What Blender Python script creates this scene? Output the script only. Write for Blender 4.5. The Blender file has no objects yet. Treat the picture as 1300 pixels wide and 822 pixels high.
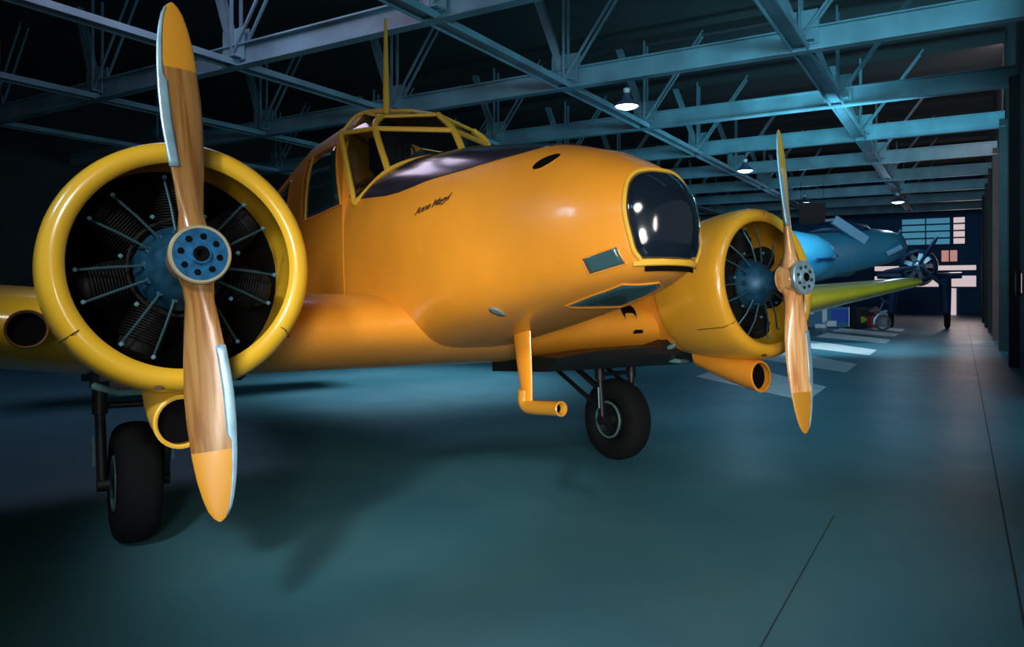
import bpy, bmesh, math, random
from mathutils import Vector, Matrix, noise
random.seed(7)
C = bpy.context.scene
COL = C.collection
PI = math.pi
V = Vector

# ------------------------------------------------------------------ materials
def mat(name, col, rough=.5, metal=0., coat=0., var=0., vscale=3., bump=0., bscale=60., emit=None, estr=0., spec=.5, stretch=None):
    m = bpy.data.materials.new(name); m.use_nodes = True
    nt = m.node_tree; b = nt.nodes['Principled BSDF']
    b.inputs['Base Color'].default_value = (*col, 1)
    b.inputs['Roughness'].default_value = rough
    b.inputs['Metallic'].default_value = metal
    b.inputs['Coat Weight'].default_value = coat
    b.inputs['Coat Roughness'].default_value = .12
    b.inputs['Specular IOR Level'].default_value = spec
    tc = nt.nodes.new('ShaderNodeTexCoord')
    src = tc.outputs['Object']
    if stretch:
        mp = nt.nodes.new('ShaderNodeMapping'); mp.inputs['Scale'].default_value = stretch
        nt.links.new(src, mp.inputs['Vector']); src = mp.outputs['Vector']
    if var:
        n = nt.nodes.new('ShaderNodeTexNoise'); n.inputs['Scale'].default_value = vscale; n.inputs['Detail'].default_value = 4
        nt.links.new(src, n.inputs['Vector'])
        r = nt.nodes.new('ShaderNodeValToRGB')
        r.color_ramp.elements[0].position = .35; r.color_ramp.elements[1].position = .65
        r.color_ramp.elements[0].color = (*[max(0, c*(1-var)) for c in col], 1)
        r.color_ramp.elements[1].color = (*[min(1, c*(1+var)) for c in col], 1)
        nt.links.new(n.outputs['Fac'], r.inputs['Fac']); nt.links.new(r.outputs['Color'], b.inputs['Base Color'])
    if bump:
        n2 = nt.nodes.new('ShaderNodeTexNoise'); n2.inputs['Scale'].default_value = bscale
        nt.links.new(src, n2.inputs['Vector'])
        bp = nt.nodes.new('ShaderNodeBump'); bp.inputs['Strength'].default_value = bump; bp.inputs['Distance'].default_value = .02
        nt.links.new(n2.outputs['Fac'], bp.inputs['Height']); nt.links.new(bp.outputs['Normal'], b.inputs['Normal'])
    if emit:
        b.inputs['Emission Color'].default_value = (*emit, 1); b.inputs['Emission Strength'].default_value = estr
    return m

def wood_mat(name, dark, mid, light):
    m = bpy.data.materials.new(name); m.use_nodes = True
    nt = m.node_tree; b = nt.nodes['Principled BSDF']
    tc = nt.nodes.new('ShaderNodeTexCoord'); mp = nt.nodes.new('ShaderNodeMapping')
    mp.inputs['Scale'].default_value = (26, 20, 1.6)
    nt.links.new(tc.outputs['Object'], mp.inputs['Vector'])
    n = nt.nodes.new('ShaderNodeTexNoise'); n.inputs['Scale'].default_value = 1.3; n.inputs['Detail'].default_value = 5
    n.inputs['Distortion'].default_value = .6
    nt.links.new(mp.outputs['Vector'], n.inputs['Vector'])
    r = nt.nodes.new('ShaderNodeValToRGB'); e = r.color_ramp.elements
    e[0].position = .36; e[0].color = (*dark, 1); e[1].position = .62; e[1].color = (*light, 1)
    k = e.new(.48); k.color = (*mid, 1)
    nt.links.new(n.outputs['Fac'], r.inputs['Fac']); nt.links.new(r.outputs['Color'], b.inputs['Base Color'])
    b.inputs['Roughness'].default_value = .33; b.inputs['Coat Weight'].default_value = .7; b.inputs['Coat Roughness'].default_value = .1
    return m

def glass_mat(name, tint, alpha_mix=.12):
    m = bpy.data.materials.new(name); m.use_nodes = True
    nt = m.node_tree; nt.nodes.clear()
    o = nt.nodes.new('ShaderNodeOutputMaterial'); t = nt.nodes.new('ShaderNodeBsdfTransparent'); g = nt.nodes.new('ShaderNodeBsdfGlossy')
    t.inputs['Color'].default_value = (*tint, 1); g.inputs['Roughness'].default_value = .04
    mx = nt.nodes.new('ShaderNodeMixShader'); fr = nt.nodes.new('ShaderNodeFresnel'); fr.inputs['IOR'].default_value = 1.5
    ma = nt.nodes.new('ShaderNodeMath'); ma.operation = 'ADD'; ma.inputs[1].default_value = alpha_mix; ma.use_clamp = True
    nt.links.new(fr.outputs['Fac'], ma.inputs[0]); nt.links.new(ma.outputs[0], mx.inputs['Fac'])
    nt.links.new(t.outputs[0], mx.inputs[1]); nt.links.new(g.outputs[0], mx.inputs[2]); nt.links.new(mx.outputs[0], o.inputs['Surface'])
    return m

M = dict(
 orange=mat('fuselage_orange_paint', (.70,.27,.020), .36, coat=.35, var=.10, vscale=1.4),
 yellow=mat('cowling_yellow_paint', (.66,.40,.022), .30, coat=.5, var=.06, vscale=2.),
 amber=mat('far_cowling_amber_paint', (.68,.33,.020), .32, coat=.45, var=.08, vscale=2.),  # warmer copy of the cowling yellow, with light put into the colour
 frame=mat('canopy_frame_yellow', (.70,.42,.04), .4),
 tip=mat('propeller_tip_yellow', (.56,.26,.022), .35, coat=.4),
 wood=wood_mat('varnished_propeller_wood', (.20,.085,.022), (.28,.135,.035), (.33,.19,.065)),
 wood2=wood_mat('orange_propeller_wood', (.60,.25,.08), (.78,.38,.14), (.88,.54,.24)),  # lit copy of the propeller wood, strong light put into the colour
 sheath=mat('blade_sheath_metal', (.30,.52,.66), .35, .45, var=.15, vscale=12),
 hub=mat('hub_blue_steel', (.015,.13,.30), .32, .55, var=.3, vscale=25),
 hublight=mat('hub_pale_steel', (.35,.52,.60), .35, .5, var=.2, vscale=30),
 rim=mat('hub_rim_brass', (.55,.50,.32), .3, .6),
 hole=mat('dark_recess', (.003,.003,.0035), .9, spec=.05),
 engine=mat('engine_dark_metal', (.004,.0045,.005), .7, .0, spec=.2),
 crank=mat('crankcase_blue_grey', (.008,.065,.13), .45, .4, var=.3, vscale=18),
 rod=mat('pushrod_steel', (.04,.11,.14), .35, .6),
 nut=mat('rocker_nut_steel', (.12,.26,.33), .35, .6),
 glare=mat('anti_glare_black_paint', (.022,.018,.030), .22, coat=.6),
 dome=mat('dark_nose_glass', (.006,.012,.022), .06, coat=1.),
 pane=mat('cabin_dark_glass', (.010,.030,.034), .10, coat=.6),
 teal=mat('bomb_aimer_teal_glass', (.035,.085,.095), .12, coat=.5),
 glass=glass_mat('canopy_clear_glass', (.80,.88,.92), .10),
 gearm=mat('gear_black_metal', (.010,.011,.012), .45, .3),
 tyre=mat('tyre_black_rubber', (.006,.007,.008), .85, bump=.2, bscale=40, spec=.12),
 teals=mat('gear_teal_steel', (.10,.22,.22), .4, .4),  # teal of the strut highlights, put into the base colour
 script=mat('dark_brown_lettering', (.07,.035,.012), .5),
 grey=mat('grey_cap_paint', (.16,.20,.20), .45),
 steel=mat('truss_blue_grey_paint', (.14,.27,.33), .55, var=.22, vscale=1.1),
 steel2=mat('bracing_blue_grey_paint', (.15,.26,.32), .5, var=.18, vscale=1.3),
 lampm=mat('lamp_shade_enamel', (.05,.07,.12), .4),
 lampe=mat('lamp_glow', (1,1,1), .5, emit=(.9,.96,1.), estr=9.),
 bulb=mat('lamp_neck_porcelain', (.5,.5,.5), .4),
 bluep=mat('blue_aircraft_paint', (.035,.22,.36), .38, coat=.3, var=.12, vscale=.8),
 bluel=mat('pale_blue_paint', (.14,.42,.62), .4, coat=.2),
 navy=mat('navy_aircraft_paint', (.012,.035,.10), .4, coat=.2),
 silver=mat('silver_blue_metal', (.30,.45,.58), .35, .5),
 black=mat('black_box_paint', (.010,.010,.012), .6),
 red=mat('dark_red_paint', (.38,.015,.02), .5),
 boardm=mat('maroon_board', (.030,.012,.014), .7),
 white=mat('white_card', (.75,.85,.9), .6),
 blue=mat('bright_blue_print', (.02,.10,.55), .6),
 stick=mat('yellow_sticker', (.50,.38,.02), .6),
 stripe=mat('white_floor_paint', (.78,.82,.84), .35, var=.12, vscale=4),
 wall=mat('dark_wall', (.034,.038,.042), .85, var=.15, vscale=.7),
 ceil=mat('dark_roof_sheet', (.030,.036,.038), .9),
 endw=mat('end_wall_navy', (.03,.12,.28), .7, var=.2, vscale=.5),
 pinkw=mat('daylit_window_white', (.7,.65,.66), .5, emit=(.80,.62,.64), estr=.75),
 bluew=mat('dusk_blue_window', (.02,.08,.12), .3, emit=(.05,.23,.36), estr=.75),
 seam=mat('floor_joint_dark', (.02,.035,.042), .8),
)

def floor_mat():
    m = bpy.data.materials.new('polished_blue_grey_floor'); m.use_nodes = True
    nt = m.node_tree; b = nt.nodes['Principled BSDF']
    tc = nt.nodes.new('ShaderNodeTexCoord')
    n = nt.nodes.new('ShaderNodeTexNoise'); n.inputs['Scale'].default_value = .55; n.inputs['Detail'].default_value = 3
    r = nt.nodes.new('ShaderNodeValToRGB'); e = r.color_ramp.elements
    e[0].position = .38; e[0].color = (.040,.165,.225, 1); e[1].position = .62; e[1].color = (.060,.20,.26, 1)
    nt.links.new(tc.outputs['Object'], n.inputs['Vector']); nt.links.new(n.outputs['Fac'], r.inputs['Fac'])
    nt.links.new(r.outputs['Color'], b.inputs['Base Color'])
    n2 = nt.nodes.new('ShaderNodeTexNoise'); n2.inputs['Scale'].default_value = 1.7; n2.inputs['Detail'].default_value = 5
    nt.links.new(tc.outputs['Object'], n2.inputs['Vector'])
    mr = nt.nodes.new('ShaderNodeMapRange'); mr.inputs['To Min'].default_value = .34; mr.inputs['To Max'].default_value = .5
    nt.links.new(n2.outputs['Fac'], mr.inputs['Value']); nt.links.new(mr.outputs[0], b.inputs['Roughness'])
    bp = nt.nodes.new('ShaderNodeBump'); bp.inputs['Strength'].default_value = .05; bp.inputs['Distance'].default_value = .05
    nt.links.new(n2.outputs['Fac'], bp.inputs['Height']); nt.links.new(bp.outputs['Normal'], b.inputs['Normal'])
    return m
M['floor'] = floor_mat()

# ------------------------------------------------------------------ mesh helpers
class MB:
    def __init__(s): s.v = []; s.f = []; s.m = []
    def add(s, vs, fs, mi=0):
        k = len(s.v); s.v += [tuple(p) for p in vs]; s.f += [tuple(i+k for i in f) for f in fs]; s.m += [mi]*len(fs)
        return s
    def box(s, c, d, rot=None, mi=0, bev=0.):
        c = V(c); hx, hy, hz = d[0]/2, d[1]/2, d[2]/2
        if bev:
            bm = bmesh.new(); bmesh.ops.create_cube(bm, size=1)
            for q in bm.verts: q.co = V((q.co.x*d[0], q.co.y*d[1], q.co.z*d[2]))
            bmesh.ops.bevel(bm, geom=bm.edges[:], offset=bev, segments=2, affect='EDGES')
            bm.verts.index_update()
            vs = [q.co.copy() for q in bm.verts]; fs = [[q.index for q in f.verts] for f in bm.faces]; bm.free()
        else:
            vs = [V((x, y, z)) for x in (-hx, hx) for y in (-hy, hy) for z in (-hz, hz)]
            fs = [(0,1,3,2),(4,6,7,5),(0,4,5,1),(2,3,7,6),(0,2,6,4),(1,5,7,3)]
        if rot is not None: vs = [rot@q for q in vs]
        return s.add([q+c for q in vs], fs, mi)
    def beam(s, a, b, w, h, mi=0, up=(0,0,1)):
        a, b = V(a), V(b); d = b-a; L = d.length; d.normalize(); u = V(up)
        if abs(d.dot(u)) > .98: u = V((0,1,0))
        x = d.cross(u).normalized(); z = x.cross(d)
        R = Matrix((x, d, z)).transposed()
        return s.box((a+b)/2, (w, L, h), R, mi)
    def tube(s, pts, r, n=10, mi=0, cap=True, closed=False):
        pts = [V(p) for p in pts]; N = len(pts)
        rs = r if isinstance(r, (list, tuple)) else [r]*N
        rings = []; up = None
        for i, p in enumerate(pts):
            if closed: t = pts[(i+1) % N]-pts[i-1]
            else: t = pts[min(i+1, N-1)]-pts[max(i-1, 0)]
            t.normalize()
            if up is None: up = V((0,0,1)) if abs(t.z) < .9 else V((1,0,0))
            x = t.cross(up)
            if x.length < 1e-4: x = t.cross(V((0,1,0)))
            x.normalize(); up = x.cross(t).normalized()
            rings.append([p+(x*math.cos(2*PI*k/n)+up*math.sin(2*PI*k/n))*rs[i] for k in range(n)])
        vs = [q for g in rings for q in g]; fs = []
        for i in range(N if closed else N-1):
            j = (i+1) % N
            for k in range(n): fs.append((i*n+k, i*n+(k+1) % n, j*n+(k+1) % n, j*n+k))
        if cap and not closed:
            fs.append(tuple(range(n-1, -1, -1))); fs.append(tuple((N-1)*n+k for k in range(n)))
        return s.add(vs, fs, mi)
    def lathe(s, prof, n=48, o=(0,0,0), axis='y', mi=0, closed=False, ell=1.):
        # prof: (a, r) pairs along the axis
        o = V(o); vs = []; fs = []; N = len(prof)
        for a, r in prof:
            for k in range(n):
                c, q = math.cos(2*PI*k/n)*r, math.sin(2*PI*k/n)*r*ell
                vs.append(o+(V((c, a, q)) if axis == 'y' else V((c, q, a)) if axis == 'z' else V((a, c, q))))
        for i in range(N if closed else N-1):
            j = (i+1) % N
            for k in range(n): fs.append((i*n+k, j*n+k, j*n+(k+1) % n, i*n+(k+1) % n))
        return s.add(vs, fs, mi)
    def loft(s, rings, mi=0, cap0=True, cap1=True):
        n = len(rings[0]); vs = [q for g in rings for q in g]; fs = []
        for i in range(len(rings)-1):
            for k in range(n): fs.append((i*n+k, i*n+(k+1) % n, (i+1)*n+(k+1) % n, (i+1)*n+k))
        if cap0: fs.append(tuple(range(n-1, -1, -1)))
        if cap1: fs.append(tuple((len(rings)-1)*n+k for k in range(n)))
        return s.add(vs, fs, mi)
    def grid(s, rows, mi=0, thick=0., nrm=None):
        a, b = len(rows), len(rows[0]); vs = [q for g in rows for q in g]
        fs = [(i*b+j, i*b+j+1, (i+1)*b+j+1, (i+1)*b+j) for i in range(a-1) for j in range(b-1)]
        return s.add(vs, fs, mi)
    def build(s, name, mats, parent=None, smooth=True, solid=0., ang=40):
        me = bpy.data.meshes.new(name); me.from_pydata(s.v, [], s.f); me.update()
        for m in (mats if isinstance(mats, (list, tuple)) else [mats]): me.materials.append(m)
        me.polygons.foreach_set('material_index', s.m)
        bm = bmesh.new(); bm.from_mesh(me); bmesh.ops.remove_doubles(bm, verts=bm.verts, dist=1e-5)
        bmesh.ops.recalc_face_normals(bm, faces=bm.faces)
        bm.to_mesh(me); bm.free()
        if smooth: me.shade_smooth(); me.set_sharp_from_angle(angle=math.radians(ang))
        o = bpy.data.objects.new(name, me); COL.objects.link(o)
        if parent is not None: o.parent = parent
        if solid:
            md = o.modifiers.new('thickness', 'SOLIDIFY'); md.thickness = solid; md.offset = 0
        return o

def tag(o, label=None, cat=None, group=None, kind=None):
    if label: o['label'] = label
    if cat: o['category'] = cat
    if group: o['group'] = group
    if kind: o['kind'] = kind
    return o
def empty(name, label, cat, loc=(0,0,0), rz=0., group=None, mtx=None):
    o = bpy.data.objects.new(name, None); COL.objects.link(o); o.empty_display_size = .2
    if mtx is not None: o.matrix_world = mtx
    else: o.location = loc; o.rotation_euler = (0, 0, rz)
    return tag(o, label, cat, group)
def struct(name, mb, m, smooth=False): return tag(mb.build(name, m, None, smooth), kind='structure')

# ------------------------------------------------------------------ camera (eye 1.68 m above the floor)
CAMZ = 1.68
cd = bpy.data.cameras.new('camera'); cam = bpy.data.objects.new('camera', cd); COL.objects.link(cam)
cam.location = (0, 0, CAMZ); cam.rotation_euler = (PI/2, 0, 0)
cd.sensor_width = 36; cd.lens = 940/1300*36; cd.shift_y = -45/1300; cd.clip_end = 300
C.camera = cam
def at(px, py, Z): return V(((px-650)*Z/940, Z, CAMZ-(py-366)*Z/940))

# ------------------------------------------------------------------ hangar shell: r to the right, t down the hangar
HA = math.atan2(570, 940)
HM = Matrix.Rotation(-HA, 4, 'Z')
def H(r, t, z): return HM@V((r, t, z))
def hbox(r0, r1, t0, t1, z0, z1):
    b = MB(); b.box(((r0+r1)/2, (t0+t1)/2, (z0+z1)/2), (abs(r1-r0), abs(t1-t0), abs(z1-z0)))
    b.v = [tuple(HM@V(p)) for p in b.v]; return b
WR, WL, TE, TB, ZC = 1.05, -27., 54., -9., 8.75
struct('floor', hbox(WL, 9, TB, TE, -.2, 0), M['floor'])
struct('ceiling', hbox(WL-.2, 9.2, TB, TE, ZC, ZC+.2), M['ceil'])
struct('wall_right', hbox(WR, WR+.3, 13, TE, -.2, ZC), M['wall'])
struct('wall_bay_end', hbox(WR+.3, 9, 13, 13.3, -.2, ZC), M['wall'])       # unseen widening, added so lamps beside the camera are not walled off
# struct('wall_bay_right', hbox(9, 9.3, TB, 13, -.2, ZC), M['wall'])
struct('wall_left', hbox(WL-.3, WL, TB, TE, -.2, ZC), M['wall'])
# struct('wall_back', hbox(WL-.3, 9.3, TB-.3, TB, -.2, ZC), M['wall'])
struct('wall_end', hbox(WL-.3, WR+.3, TE, TE+.3, -.2, ZC), M['endw'])
# floor joints
def joint(pts, w, n):
    b = MB()
    for a, c in zip(pts, pts[1:]):
        a, c = V(a), V(c); d = (c-a).normalized(); x = V((-d.y, d.x, 0))*w/2
        b.add([H(*(a-x)), H(*(a+x)), H(*(c+x)), H(*(c-x))], [(0,1,2,3)])
    tag(b.build(n, M['seam'], None, False), kind='structure')
joint([(.27, -2, .003), (.27, TE-14, .003)], .010, 'trim_1')
joint([(.27, 33.6, .0035), (-1.75, 33.6, .0035)], .03, 'trim_2')
joint([(-.8, 3.2, .003), (-.8, 5.9, .003)], .006, 'trim_3')

# end wall openings
wn = 0
def win(r0, r1, z0, z1, m, parent_name, bars=0, hb=0):
    global wn; wn += 1
    b = hbox(r0, r1, TE-.05, TE-.01, z0, z1)
    o = struct(parent_name+'_%d' % wn, b, m)
    f = MB()
    for r in (r0, r1): f.box((r, TE-.08, (z0+z1)/2), (.1, .12, z1-z0+.1))
    for z in (z0, z1): f.box(((r0+r1)/2, TE-.08, z), (r1-r0+.1, .12, .1))
    for k in range(bars): f.box((r0+(r1-r0)*(k+1)/(bars+1), TE-.08, (z0+z1)/2), (.07, .1, z1-z0))
    for k in range(hb): f.box(((r0+r1)/2, TE-.08, z0+(z1-z0)*(k+1)/(hb+1)), (r1-r0, .1, .09))
    f.v = [tuple(HM@V(p)) for p in f.v]; f.build('window_frame', M['endw'], o, False)
win(-4.9, .85, 2.75, 3.15, M['pinkw'], 'window', 1)
win(-4.9, .85, 1.72, 2.5, M['pinkw'], 'window', 2)
win(-3.3, -.55, 4.4, 6.15, M['bluew'], 'window', 1, 3)
win(-.45, .25, 4.4, 6.15, M['pinkw'], 'window', 0, 3)
d = hbox(-.75, -.25, TE-.06, TE-.01, 0, 1.72); struct('door_1', d, M['pinkw'])
win(-1.1, -.15, 3.3, 4.1, mat('peach_window_light', (.6,.3,.26), .5, emit=(.62,.30,.25), estr=.7), 'window', 1)

for t0_, t1_ in ((18.0, 18.45), (19.3, 20.1)):
    wn += 1
    o = struct('window_%d' % wn, hbox(WR-.05, WR-.01, t0_, t1_, 1.58, 1.98), M['pinkw'])
    f = MB()
    for t in (t0_, t1_): f.box((WR-.06, t, 1.78), (.08, .06, .5))
    for z in (1.56, 2.0): f.box((WR-.06, (t0_+t1_)/2, z), (.08, t1_-t0_+.06, .06))
    f.v = [tuple(HM@V(p)) for p in f.v]; f.build('window_frame', M['wall'], o, False)

# ------------------------------------------------------------------ roof steelwork
def dup(root, M4=None, loc=None, label=None, keep=lambda c: True):
    r = root.copy(); COL.objects.link(r)
    if loc is not None: r.location = loc
    if label: r['label'] = label
    for ch in list(root.children):
        c = ch.copy(); COL.objects.link(c); c.parent = r
        for g in list(ch.children):
            d = g.copy(); COL.objects.link(d); d.parent = c
    return r
ZB, ZT = 6.18, 8.35
BAY = 4.8
LR = [-2.5-BAY*k for k in range(5)]          # longitudinal girder lines
def angle_pair(b, a, c, w=.05, gap=.11):
    a, c = V(a), V(c)
    for s in (-1, 1): b.beam(a+V((0, s*gap, 0)), c+V((0, s*gap, 0)), w, w)
def cross_truss(label, t):
    root = empty('roof_truss', label, 'roof truss', H(0, t, ZB), -HA, 'cross trusses under the hangar roof')
    hgt = ZT-ZB
    b = MB(); r0, r1 = WL+.1, WR-.05; c = (r0+r1)/2; L = r1-r0
    b.box((c, 0, -.19), (L, .22, .03)); b.box((c, 0, .21), (L, .22, .03)); b.box((c, 0, .01), (L, .05, .40))
    b.build('bottom_chord', M['steel'], root, False)
    b = MB(); b.box((c, 0, hgt), (L, .2, .2)); b.build('top_chord', M['ceil'], root, False)
    r = LR[0]+BAY
    for k in range(6):
        rr = LR[0]+BAY*(1-k)
        if rr < r1:
            b = MB(); angle_pair(b, (rr, 0, 0), (rr, 0, hgt)); b.build('vertical_strut', M['steel2'], root, False)
            b = MB(); b.box((rr, -.06, .22), (.62, .03, .62)); b.box((rr, .06, .22), (.62, .03, .62))
            b.build('gusset_plate', M['steel'], root, False)
        for a, q in (((rr, 0), (rr+1.6, hgt)), ((rr+4.0, hgt), (rr+4.8, 0))):
            if max(a[0], q[0]) < r1+1e-3 and min(a[0], q[0]) > r0:
                b = MB()
                if abs(a[0]-q[0]) > 1: angle_pair(b, (a[0], 0, a[1]), (q[0], 0, q[1]), .045, .10)
                else: b.beam((a[0], 0, a[1]), (q[0], 0, q[1]), .16, .16)
                b.build('diagonal_brace', M['steel2'], root, False)
    return root
ORD = ['first','second','third','fourth','fifth','sixth','seventh','eighth','ninth','tenth','eleventh']
T0, DT = 4.85, 4.72
base_truss = cross_truss('steel cross truss under the dark roof, first and nearest of the row to the camera', T0)
for k in range(1, 10):
    dup(base_truss, loc=H(0, T0+DT*k, ZB), label='steel cross truss under the dark roof, %s from the camera down the hangar' % ORD[k])
def girder(r, label):
    t0, t1 = -4.5, T0+DT*9+.5
    root = empty('roof_girder', label, 'roof girder', H(r, 0, ZB-.14), -HA, 'lengthwise girders below the cross trusses')
    b = MB(); b.box((0, (t0+t1)/2, .04), (.30, t1-t0, .03)); 
    for s in (-1, 1): b.box((s*.14, (t0+t1)/2, 0), (.025, t1-t0, .12))
    b.build('bottom_flange', M['steel2'], root, False)
    for k in range(10):
        t = T0+DT*k
        b = MB(); b.box((0, t, .10), (.5, .5, .03)); b.build('gusset_plate', M['steel'], root, False)
    return root
GL = ['nearest the right wall', 'second from the right wall, passing over the yellow nose', 'third from the right wall, passing over the canopy',
      'fourth from the right wall, above the near cowling', 'furthest left, lost in the dark']
for r, l in zip(LR, GL): girder(r, 'blue-grey lengthwise roof girder '+l)

# columns along the right wall
for k in range(2, 9):
    b = MB(); b.box((WR-.09, T0+DT*k, ZB/2), (.18, .22, ZB)); b.v = [tuple(HM@V(p)) for p in b.v]
    tag(b.build('trim_%d' % (k+4), M['wall'], None, False), kind='structure')

# pendant lamps
def lamp(r, t, z, label, power, col=(.45,.75,1.), drop=None):
    root = empty('pendant_lamp', label, 'lamp', H(r, t, z), 0, 'pendant lamps hanging from the roof')
    b = MB(); b.lathe([(.26,.03),(.24,.07),(.16,.09),(.10,.14),(.04,.24),(-.02,.27),(-.02,.25),(.03,.22),(.10,.10)], 24, axis='z'); b.build('lamp_shade', M['lampm'], root)
    b = MB(); b.lathe([(.02,.001),(.0,.22),(-.03,.20),(-.06,.12),(-.07,.001)], 24, axis='z'); b.build('glowing_diffuser', M['lampe'], root)
    b = MB(); b.lathe([(.24,.001),(.26,.06),(.34,.075),(.36,.05),(.37,.001)], 16, axis='z'); b.build('lamp_neck', M['bulb'], root)
    b = MB(); b.tube([(0,0,.36),(0,0,ZB-z-.3)], .012, 6); b.build('hanging_cord', M['gearm'], root)
    ld = bpy.data.lights.new('lamp_light', 'POINT'); ld.energy = power*.3; ld.color = col; ld.shadow_soft_size = .2
    lo = bpy.data.objects.new('lamp_light', ld); COL.objects.link(lo); lo.location = H(r, t, z-.3)
    return root
# fuselage stations: y, top z, bottom z, widest z, half width, exponent above, exponent below
ST=[(.925,.19,.13,.16,.02,2.2,2.2),(.92,.245,.05,.16,.085,2.2,2.2),(.905,.305,-.01,.155,.13,2.2,2.3),(.875,.36,-.06,.15,.18,2.2,2.5),
(.835,.405,-.10,.15,.23,2.2,2.6),(.78,.455,-.13,.14,.275,2.2,2.8),(.70,.505,-.15,.14,.32,2.2,2.9),(.6,.56,-.172,.13,.37,2.2,3.0),(.5,.615,-.19,.13,.41,2.2,3.2),
(.15,.745,-.25,.14,.51,2.3,3.2),(-.3,.86,-.315,.15,.59,2.5,3.2),(-.76,.965,-.375,.16,.635,2.7,3.2),(-1.2,1.03,-.43,.18,.66,2.9,3.2),
(-1.6,1.05,-.45,.2,.668,3.4,3.2),(-1.99,1.04,-.46,.25,.67,4.0,3.2),(-2.01,1.62,-.46,.25,.67,4.0,3.2),(-3.2,1.66,-.46,.25,.68,4.0,3.2),
(-4.6,1.62,-.36,.3,.62,2.9,3.0),(-6.2,1.42,-.10,.4,.46,2.6,2.6),(-7.8,1.25,.25,.55,.27,2.3,2.3),(-9.2,1.10,.60,.8,.10,2.1,2.1),(-9.6,1.0,.78,.88,.03,2,2)]
def sec(y):
    if y>=ST[0][0]: return ST[0][1:]
    for a,b in zip(ST,ST[1:]):
        if a[0]>=y>=b[0]:
            k=(a[0]-y)/(a[0]-b[0])
            return tuple(p+(q-p)*k for p,q in zip(a[1:],b[1:]))
    return ST[-1][1:]
def inside(x,y,z):
    if y>.925 or y<-9.6: return 9.
    zt,zb,zc,w,nt,nb=sec(y)
    if z>=zc: return (abs(x)/w)**nt+((z-zc)/(zt-zc))**nt
    return (abs(x)/w)**nb+((zc-z)/(zc-zb))**nb
# ------------------------------------------------------------------ the yellow twin-engine airplane
PR = Matrix(((-0.8334002625570476, 0.5508686696345018, -0.04458375472028216),
             (-0.5524557077920695, -0.8281165670412941, 0.0949507362778476),
             (0.01538483986942318, 0.10376251831396466, 0.9944831051834598))).to_4x4()
PM = Matrix.Translation((0.35166, 4.49816, 1.78105))@PR
PMI = PM.inverted()
plane = empty('twin_engine_airplane', 'large yellow-orange vintage twin-engine airplane with wooden propellers, filling the foreground', 'airplane', mtx=PM)
def fl_local(x, y, dz=0.):           # local z of the world floor under local (x, y)
    a = PM@V((x, y, 0)); return -(a.z-dz)/(PM.to_3x3()@V((0,0,1))).z

def surf_x(y, z, off=0.):
    zt, zb, zc, w, nt, nb = sec(y)
    q, n = ((z-zc)/(zt-zc), nt) if z >= zc else ((zc-z)/(zc-zb), nb)
    return w*max(0., 1-min(1, abs(q))**n)**(1/n)+off
def surf_z(x, y, top=True, off=0.):
    zt, zb, zc, w, nt, nb = sec(y)
    q = min(1, abs(x)/w)
    return zc+(zt-zc)*(1-q**nt)**(1/nt)+off if top else zc-(zc-zb)*(1-q**nb)**(1/nb)-off
def surf_y(x, z):                     # front of the nose
    lo, hi = .3, 1.035
    for _ in range(30):
        m = (lo+hi)/2
        if inside(x, m, z) <= 1: lo = m
        else: hi = m
    return lo
def ring(y, n=64):
    zt, zb, zc, w, nt, nb = sec(y); out = []
    for k in range(n):
        a = 2*PI*k/n; s, c = math.sin(a), math.cos(a)
        e = nt if c >= 0 else nb
        x = w*math.copysign(abs(s)**(2/e), s); z = zc+(zt-zc if c >= 0 else zc-zb)*math.copysign(abs(c)**(2/e), c)
        out.append(V((x, y, z)))
    return out
def stations(sts):
    ys = []
    for p, q in zip(sts, sts[1:]):
        k = max(1, int((p[0]-q[0])/.18)); ys += [p[0]+(q[0]-p[0])*i/k for i in range(k)]
    return ys+[sts[-1][0]]
SPL = [i for i, s_ in enumerate(ST) if s_[0] == -2.01][0]
b = MB(); b.loft([ring(y) for y in stations(ST[:SPL])]); fus = b.build('fuselage', M['orange'], plane, ang=55)
b = MB(); b.loft([ring(y) for y in stations(ST[SPL:])]); fus2 = b.build('rear_fuselage', M['orange'], plane, ang=55)

# patch from a star-shaped outline mapped onto the skin
def patch(name, outline, fn, m, parent, bulge=0., K=5, solid=.006, sub=6):
    pts = []
    n = len(outline)
    for i in range(n):
        a, c = outline[i], outline[(i+1) % n]
        for k in range(sub): pts.append((a[0]+(c[0]-a[0])*k/sub, a[1]+(c[1]-a[1])*k/sub))
    cu = sum(p[0] for p in pts)/len(pts); cv = sum(p[1] for p in pts)/len(pts)
    b = MB(); N = len(pts); vs = [V(fn(cu, cv, bulge))]; fs = []
    for j in range(1, K+1):
        q = j/K
        for p in pts: vs.append(V(fn(cu+(p[0]-cu)*q, cv+(p[1]-cv)*q, bulge*(1-q*q))))
    for k in range(N): fs.append((0, 1+k, 1+(k+1) % N))
    for j in range(K-1):
        for k in range(N): fs.append((1+j*N+k, 1+(j+1)*N+k, 1+(j+1)*N+(k+1) % N, 1+j*N+(k+1) % N))
    b.add(vs, fs)
    return b.build(name, m, parent, ang=80, solid=solid), [V(fn(p[0], p[1], 0)) for p in pts]
def side(s, off=.004): return lambda y, z, bl: (s*(surf_x(y, z)+off+bl), y, z)
def nosef(off=.004): return lambda x, z, bl: (x*(1+bl*.25), surf_y(x, z)+off+bl, z)
def topf(off=.004): return lambda x, y, bl: (x, y, surf_z(x, y)+off)
def botf(off=.004): return lambda x, y, bl: (x, y, surf_z(x, y, False)-off)
def edge(name, pts, r, m, parent, closed=True, n=8):
    b = MB(); b.tube(pts, r, n, closed=closed); return b.build(name, m, parent)

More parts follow.
